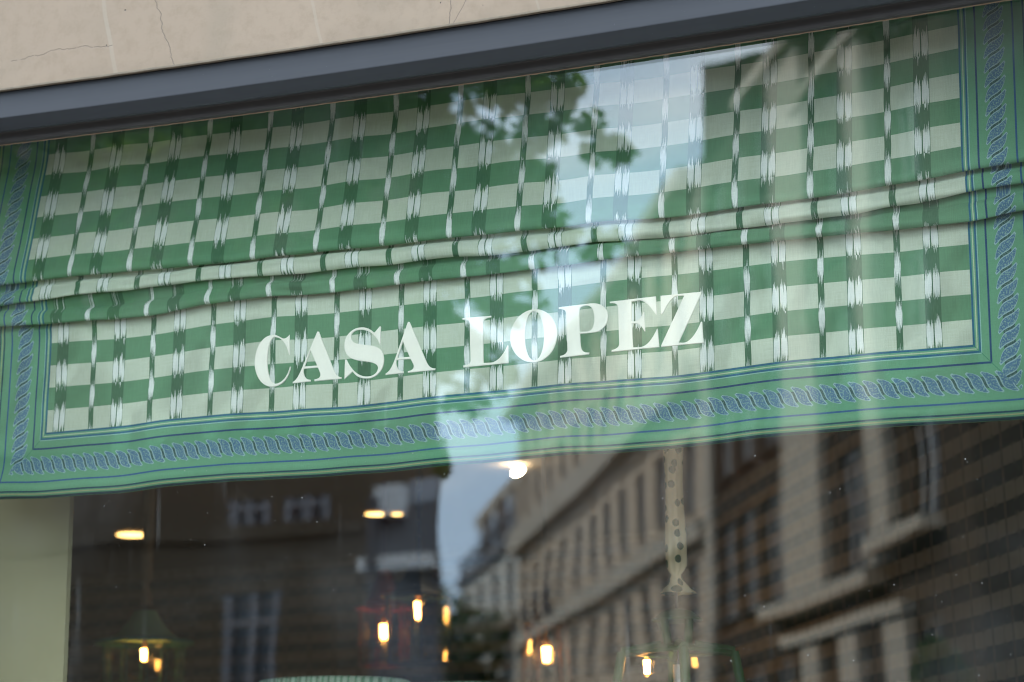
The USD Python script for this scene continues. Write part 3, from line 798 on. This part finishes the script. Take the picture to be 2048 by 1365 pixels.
def facade(b, L0, L1, floors, cols, ww, wall, depth=12, trim=None, shutters=False):
    """floors: (z0, z1, sill, head); wall in strips and piers round real openings"""
    trim = trim or wall
    ws = []
    for z0, z1, sill, head in floors:
        ws += [lb(L0, L1, -.35, 0, z0, sill), lb(L0, L1, -.35, 0, head, z1)]
        prev = L0
        for c in cols:
            if c - ww / 2 > prev: ws.append(lb(prev, c - ww / 2, -.35, 0, sill, head))
            prev = c + ww / 2
        if prev < L1: ws.append(lb(prev, L1, -.35, 0, sill, head))
    ztop = floors[-1][1]; zbot = floors[0][0]
    ws += [lb(L0, L1, -depth, -1.2, zbot, ztop), lb(L0, L0 + .3, -1.2, -.35, zbot, ztop), lb(L1 - .3, L1, -1.2, -.35, zbot, ztop)]
    obj('wall', ws, wall, b)
    for z0, z1, sill, head in floors:
        for c in cols:
            a0, a1 = c - ww / 2, c + ww / 2
            fr = [lb(a0, a0 + .12, -.30, -.16, sill, head), lb(a1 - .12, a1, -.30, -.16, sill, head), lb(a0 + .12, a1 - .12, -.30, -.16, head - .12, head), lb(a0 + .12, a1 - .12, -.30, -.16, sill, sill + .12), lb(c - .05, c + .05, -.30, -.17, sill + .12, head - .12)]
            w = obj('window', fr, frame_w, b)
            obj('pane', lb(a0 + .02, a1 - .02, -.25, -.22, sill + .02, head - .02), M['house_glass'], w)
            obj('sill', lb(a0 - .12, a1 + .12, .002, .14, sill - .14, sill), trim, w)


def fl(zs, lo=.9, hi=.45):
    return [(a, b, a + lo, b - hi) for a, b in zip(zs[:-1], zs[1:])]


# near building: dark wall with pale piers and ledges
bN = thing('apartment_building', 'dark fronted building with pale piers, nearest on the right of the reflection', 'building')
piers = [(-2.45, .47), (-7.6, -6.35)]
cols_n = [-9.6, -4.4, 2.3, 5.0, 7.7]
facade(bN, -12.5, 10.0, [(0, 7.0, 3.2, 6.1), (7.0, 11.2, 7.7, 10.6), (11.2, 15.0, 12.0, 14.4), (15.0, 18.8, 15.8, 18.2), (18.8, 22.3, 19.6, 21.6)], cols_n, 1.7, brick_d)
for a, b in piers: obj('pier', lb(a, b, .003, .30, 7.55, 22.25), pale_s, bN)
for a, b in ((-1.85, -.28), (-5.05, -3.65), (-8.5, -6.95)): obj('pier', lb(a, b, .003, .28, 0, 6.24), pale_s, bN)
obj('ledge', lb(-6.7, 2.4, .003, .55, 7.15, 7.5), pale_s, bN)
obj('ledge', lb(-10.8, -6.75, .003, .6, 7.75, 8.1), pale_s, bN)
obj('ledge', lb(-8.6, 1.2, .003, .4, 6.26, 6.6), pale_s, bN)
obj('cornice', lb(-12.5, 3.4, .003, .55, 22.3, 22.75), pale_s, bN)
obj('cornice', lb(-12.5, -1.6, .003, .45, 20.4, 20.7), pale_s, bN)
obj('roof', lb(-12.5, 2.0, -12, -.6, 22.31, 27.5), slate, bN)
ga, gb = behind(1396, 120, 57.5), behind(1522, 105, 57.5)
obj('gable_wall', box(ga[0], gb[0], -60.5, -57.5, 15, (ga[2] + gb[2]) / 2), brick_d, bN)
obj('quoin', lb(9.0, 10.05, .003, .2, 0, 22), pale_s, bN)

# middle building
bM = thing('apartment_building', 'long beige stone building with regular tall windows in the middle of the reflected street', 'building')
cols_m = list(np.arange(12.6, 50, 3.55))
facade(bM, 10.06, 50.4, [(0, 3.6, .8, 3.0), (3.6, 7.2, 4.2, 6.7), (7.2, 10.5, 7.9, 10.1), (10.5, 14.7, 11.5, 14.3), (14.7, 15.4, 14.9, 15.0), (15.4, 19.4, 16.9, 19.0), (19.4, 22.6, 20.2, 22.1)], [c for c in cols_m], 1.65, stone_b)
obj('cornice', lb(10.06, 50.4, .003, .6, 15.35, 16.35), pale_s, bM)
obj('string_course', lb(10.06, 50.4, .003, .4, 10.5, 11.15), pale_s, bM)
obj('eaves', lb(10.06, 50.6, .003, .7, 22.3, 22.75), stone_g, bM)
obj('roof', lb(10.06, 50.4, -11, -.5, 22.61, 23.6), slate, bM)
for a in (15.0, 24.0, 33.0, 42.0): obj('chimney', lb(a, a + 1.8, -4, -2.6, 23.61, 25.2), brick_d, bM)
for k in range(3):
    c = cols_m[7 + k]; obj('balcony_rail', [lb(c - 1.0, c + 1.0, .55, .60, 12.1, 12.2)] + [lb(c - 1 + j * .2, c - .96 + j * .2, .55, .59, 11.16, 12.1) for j in range(11)] + [lb(c - 1.05, c + 1.05, .003, .62, 11.16, 11.24)], iron, bM)

# far building, paler, with an attic set back above its cornice
bF = thing('apartment_building', 'pale grey building with set back attic at the far end of the reflected street', 'building')
cols_f = [53.6, 59.2, 64.8, 70.4]
facade(bF, 50.7, 73.2, [(0, 4.0, 1, 3.4), (4.0, 8.0, 5, 7.4), (8.0, 12.0, 8.8, 11.3), (12.0, 16.2, 13.1, 15.6)], cols_f, 2.3, stone_g)
obj('cornice', lb(50.7, 73.4, .003, .30, 16.21, 16.7), slate, bF)
obj('string_course', lb(50.7, 73.3, .003, .45, 12.0, 12.5), pale_s, bF)
obj('attic', lb(50.7, 68.6, -10, -.8, 16.71, 19.4), flat('attic_brick', (.17, .11, .08), .9, vary=.2, scale=1), bF)
obj('attic_cornice', lb(50.7, 70.0, -10, -.5, 19.41, 20.0), pale_s, bF)
obj('balcony_rail', [lb(50.8, 72.4, .20, .24, 17.6, 17.68)] + [lb(50.8 + k * .5, 50.84 + k * .5, .20, .24, 16.71, 17.6) for k in range(43)], iron, bF)
for c in (56, 62, 67.5):
    w = obj('dormer', lb(c - 1.0, c + 1.0, -.8, -.45, 16.72, 19.2), frame_w, bF); obj('pane', lb(c - .75, c + .75, -.46, -.40, 17.1, 18.9), M['house_glass'], w)

# building across the road on the left
YL = 26.0
bL = thing('apartment_building', 'shaded brown building with white window frames, left in the reflection', 'building')
pr = behind(878, 1130, YL); xr = pr[0]; zcor = pr[2]
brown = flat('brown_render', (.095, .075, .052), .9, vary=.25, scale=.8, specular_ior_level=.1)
xl = -34.0; zt = behind(500, 150, YL)[2]
wx = [behind(507, 1200, YL)[0]]; wx2 = [behind(p, 1030, YL)[0] for p in (497, 612)]
zh, zs_ = behind(507, 1185, YL)[2], behind(507, 1400, YL)[2]
zh2, zs2 = behind(540, 995, YL)[2], behind(540, 1062, YL)[2]
xm = behind(742, 1130, YL)[0]
wl = [box(xl, xm, -YL - 3, -YL - .4, 0, zt)]
cols = sorted(wx); ww = 1.05
bands = [(0, zs_), (zh, zs2), (zh2, zt)]
for a, b in bands: wl.append(box(xl, xm, -YL - .4, -YL, a, b))
for sill, head, ws_, cc in ((zs_, zh, ww, cols), (zs2, zh2, .8, wx2)):
    prev = xl
    for c in cc:
        wl.append(box(prev, c - ws_ / 2, -YL - .4, -YL, sill, head)); prev = c + ws_ / 2
    wl.append(box(prev, xm, -YL - .4, -YL, sill, head))
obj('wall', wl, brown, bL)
lav = flat('white_frames', (.17, .165, .175), .6)
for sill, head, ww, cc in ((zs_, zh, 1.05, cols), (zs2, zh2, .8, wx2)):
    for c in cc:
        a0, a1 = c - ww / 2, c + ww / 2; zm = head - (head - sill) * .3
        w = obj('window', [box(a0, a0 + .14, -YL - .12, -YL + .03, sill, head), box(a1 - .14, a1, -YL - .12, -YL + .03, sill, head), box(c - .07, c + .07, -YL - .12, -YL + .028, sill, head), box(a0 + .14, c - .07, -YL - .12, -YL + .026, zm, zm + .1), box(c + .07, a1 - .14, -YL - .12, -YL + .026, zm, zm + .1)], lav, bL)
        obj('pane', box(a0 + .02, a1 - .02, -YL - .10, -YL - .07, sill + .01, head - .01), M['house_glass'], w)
# right wing: dark shop front, white cornice, slate mansard with a pale dormer; its flank follows the street
def prism(x0, x1, ya, depth, z0, z1):
    """block between x0 and x1 whose front is at y = ya and whose flanks run along the side street"""
    o = UR * depth / abs(UR[1])
    c = [np.array([x0, ya, 0]), np.array([x1, ya, 0]), np.array([x1, ya, 0]) + o, np.array([x0, ya, 0]) + o]
    v = np.array([p + [0, 0, z0] for p in c] + [p + [0, 0, z1] for p in c])
    m = trimesh.Trimesh(v, [[0, 1, 5], [0, 5, 4], [1, 2, 6], [1, 6, 5], [2, 3, 7], [2, 7, 6], [3, 0, 4], [3, 4, 7], [4, 5, 6], [4, 6, 7], [0, 2, 1], [0, 3, 2]], process=False)
    m.fix_normals(); return m


obj('rear_block', prism(behind(640, 700, YL + 6)[0], behind(842, 700, YL + 6)[0], -YL - 6, 6, 0, behind(800, 560, YL + 6)[2]), brown, bL)
obj('string_course', [box(xl, xm - .01, -YL + .002, -YL + .22, zh2 + 1.1, zh2 + 1.45), box(xl, xm - .01, -YL + .002, -YL + .12, zh + .9, zh + 1.15)], brown, bL)
obj('wing_wall', prism(xm + .002, xr, -YL, 10, 0, zcor - .1), flat('dark_front', (.045, .05, .065), .6, vary=.2), bL)
obj('cornice', prism(xm + .004, xr + .12, -YL + .35, 10, zcor - .1, zcor + .12), flat('white_stone', (.62, .61, .60), .7), bL)
zr = behind(850, 992, YL)[2]; xr2 = behind(852, 992, YL)[0]
o9 = UR * 9 / abs(UR[1])
mv = np.array([[xm + .01, -YL, zcor + .121], [xr, -YL, zcor + .121], [xr + o9[0], -YL + o9[1], zcor + .121], [xm + .01 + o9[0], -YL + o9[1], zcor + .121], [xm + .01, -YL - .5, zr], [xr2, -YL - .5, zr], [xr2 + o9[0], -YL + o9[1], zr], [xm + .01 + o9[0], -YL + o9[1], zr]])
obj('mansard', trimesh.Trimesh(mv, [[0, 1, 5], [0, 5, 4], [1, 2, 6], [1, 6, 5], [2, 3, 7], [2, 7, 6], [3, 0, 4], [3, 4, 7], [4, 5, 6], [4, 6, 7]]), slate, bL)
a, b = behind(746, 992, YL)[0], behind(793, 992, YL)[0]
obj('chimney', box(a, b, -YL - .48, -YL - .1, zr - .25, behind(770, 962, YL)[2]), flat('chimney_white', (.66, .66, .66), .7), bL)
obj('parapet', prism(b + .004, xr2 - .004, -YL - .55, 1.6, zr + .002, behind(820, 945, YL)[2]), flat('parapet_grey', (.36, .38, .42), .7), bL)
obj('drainpipe', tube((behind(770, 1100, YL)[0], -YL + .38, 0), (behind(770, 1100, YL)[0], -YL + .38, zr), .09), iron, bL)


# ------------------------------------------------------------------ trees
def leaf_mat(name, c0, c1, tr):
    g = G(); r = X(g, g.node('geometry') + '.random_per_island')
    col = g.mix(r, c0, c1)
    p = g.node('principled_bsdf', {'base_color': col, 'roughness': .5}); q = g.node('translucent_bsdf', {'color': g.mix(r, tr, tuple(x * 1.3 for x in tr))})
    m = g.node('mix_closure', {'fac': .42}); g.l += [(p + '.BSDF', m + '.closure1'), (q + '.BSDF', m + '.closure2')]
    return usdkit.material(stage, '/World/Looks/' + name, g.n, g.l, surface=m + '.closure')


leafm = leaf_mat('leaf_plane', (.030, .075, .018), (.065, .13, .028), (.22, .36, .05))
leafd = leaf_mat('leaf_dark', (.018, .045, .014), (.04, .085, .022), (.05, .10, .02))
bark = flat('bark', (.09, .075, .06), .95, vary=.4, scale=10, bump=.8, bscale=30)


def leaves(centres, size, sd, droop=.5):
    r = np.random.default_rng(sd); n = len(centres); C = np.asarray(centres)
    ax = r.normal(size=(n, 3)); ax[:, 2] = ax[:, 2] * .5 - droop; ax /= np.linalg.norm(ax, axis=1, keepdims=True)
    sd_ = np.cross(ax, r.normal(size=(n, 3))); sd_ /= np.linalg.norm(sd_, axis=1, keepdims=True)
    nn = np.cross(ax, sd_); L = size * r.uniform(.6, 1.25, (n, 1)); w = L * .42
    pts = [C, C + ax * L * .35 + sd_ * w + nn * L * .06, C + ax * L * .75 + sd_ * w * .7 + nn * L * .04, C + ax * L - nn * L * .05, C + ax * L * .75 - sd_ * w * .7 + nn * L * .04, C + ax * L * .35 - sd_ * w + nn * L * .06]
    v = np.stack(pts, 1).reshape(-1, 3); b = np.arange(n)[:, None] * 6
    f = np.concatenate([b + np.array(t_) for t_ in ([0, 1, 5], [1, 2, 4], [1, 4, 5], [2, 3, 4])], 0)
    return trimesh.Trimesh(v, f, process=False)


def limb_path(a, b, sag, n=6, sd=0):
    r = np.random.default_rng(sd); a, b = np.asarray(a, float), np.asarray(b, float)
    return [a + (b - a) * k + np.array([0, 0, sag * math.sin(math.pi * k)]) + (r.normal(size=3) * .05 if 0 < k < 1 else 0) for k in np.linspace(0, 1, n)]


# plane tree over the pavement behind the camera; its leafy boughs show mirrored in the upper left of the glass
tr = thing('street_tree', 'leafy green tree mirrored over the upper left of the window', 'tree')
base = behind(-520, 1365, 10.2); base[2] = 0; fork = base + [0, 0, 5.0]
obj('trunk', polyline_tube(limb_path(base, fork, 0, 6, 1), [.20, .18, .165, .155, .15, .14]), bark, tr, smooth=True)
cl = []          # px, py, virtual y, radius in m, leaves
for px, py, y, r_, n in ((-80, 150, 7.2, .75, 1500), (150, 170, 7.0, .60, 1150), (330, 120, 7.4, .60, 1050), (330, 300, 6.6, .42, 420), (520, 190, 7.0, .55, 900), (120, 380, 7.6, .50, 520), (480, 330, 7.6, .42, 420), (640, 300, 7.2, .45, 520),
                          (690, 130, 6.9, .50, 850), (820, 240, 7.3, .42, 480), (870, 80, 7.0, .45, 700), (980, 110, 7.2, .38, 480), (1040, 170, 6.8, .24, 240), (930, 330, 7.4, .30, 200), (1080, 260, 7.0, .20, 130), (1120, 170, 6.9, .16, 110),
                          (1215, 300, 7.0, .12, 60), (1255, 300, 7.0, .07, 26), (1180, 250, 7.0, .10, 34), (1000, 420, 7.2, .26, 130), (1090, 470, 7.0, .20, 80), (1190, 490, 7.0, .10, 34), (1225, 480, 7.0, .06, 14), (1000, 560, 7.3, .20, 70), (1060, 600, 7.1, .14, 34), (880, 520, 7.4, .30, 200), (700, 470, 7.4, .40, 330), (420, 500, 7.4, .45, 330), (150, 560, 7.2, .45, 330),
                          (950, 330, 7.2, .36, 520), (1040, 380, 7.0, .26, 300), (900, 440, 7.3, .36, 420), (1060, 440, 7.0, .20, 150), (950, 540, 7.2, .28, 220), (880, 620, 7.2, .22, 120), (1010, 620, 7.0, .15, 46), (950, 690, 7.1, .14, 40), (875, 740, 7.2, .14, 60), (900, 690, 7.2, .22, 170), (985, 750, 7.1, .18, 90), (930, 800, 7.1, .13, 44), (862, 900, 7.0, .09, 30), (895, 930, 7.0, .06, 18),
                          (-300, 0, 7.4, .9, 1200), (200, -120, 7.4, .9, 1300), (600, -100, 7.4, .8, 1100), (900, -60, 7.4, .5, 500)):
    cl.append((behind(px, py, y + 3.2), r_ * 1.28, int(n * (1.7 if px < 720 else 1.25))))
lv = []
r9 = np.random.default_rng(4)
for c, r_, n in cl:
    u = r9.normal(size=(n, 3)); u /= np.linalg.norm(u, axis=1, keepdims=True); u *= r9.uniform(0, 1, (n, 1)) ** .45
    lv.append(c + u * r_ * [1.0, 1.0, .8])
obj('crown', leaves(np.vstack(lv), .105, 3), leafm, tr)
for k, (c, r_, n) in enumerate(cl):
    if r_ > .4 and k % 2 == 0:
        obj('limb', polyline_tube(limb_path(fork - [0, 0, .3], c, .25, 6, k), [.055, .045, .036, .028, .02, .012], 7), bark, tr, smooth=True)
# far trees closing the street and a small dark tree on the right
ft = thing('street_tree', 'distant green tree closing the end of the reflected street', 'tree')
c = behind(905, 1262, 96.0); hgt = c[2]
obj('trunk', tube((c[0], c[1], 0), (c[0], c[1], hgt), .35, .2), bark, ft)
u = r9.normal(size=(4200, 3)); u /= np.linalg.norm(u, axis=1, keepdims=True); u *= r9.uniform(0, 1, (4200, 1)) ** .4
lump = 1 + .25 * np.sin(u[:, :1] * 5 + 1) * np.cos(u[:, 2:] * 6)
obj('crown', leaves(c + [-.6, 0, -2.3] + u * [3.6, 3.6, 4.2] * lump, .42, 6), leafd, ft)
st_ = thing('street_tree', 'small dark round headed tree mirrored at the lower right before the pale pier', 'tree')
c = behind(1880, 1340, 14.0)
obj('trunk', tube((c[0], c[1], 0), (c[0], c[1], c[2]), .07, .04), bark, st_)
u = r9.normal(size=(1500, 3)); u /= np.linalg.norm(u, axis=1, keepdims=True); u *= r9.uniform(0, 1, (1500, 1)) ** .4
obj('crown', leaves(c + [0, 0, -.1] + u * [.28, .28, .40], .07, 8), leafd, st_)
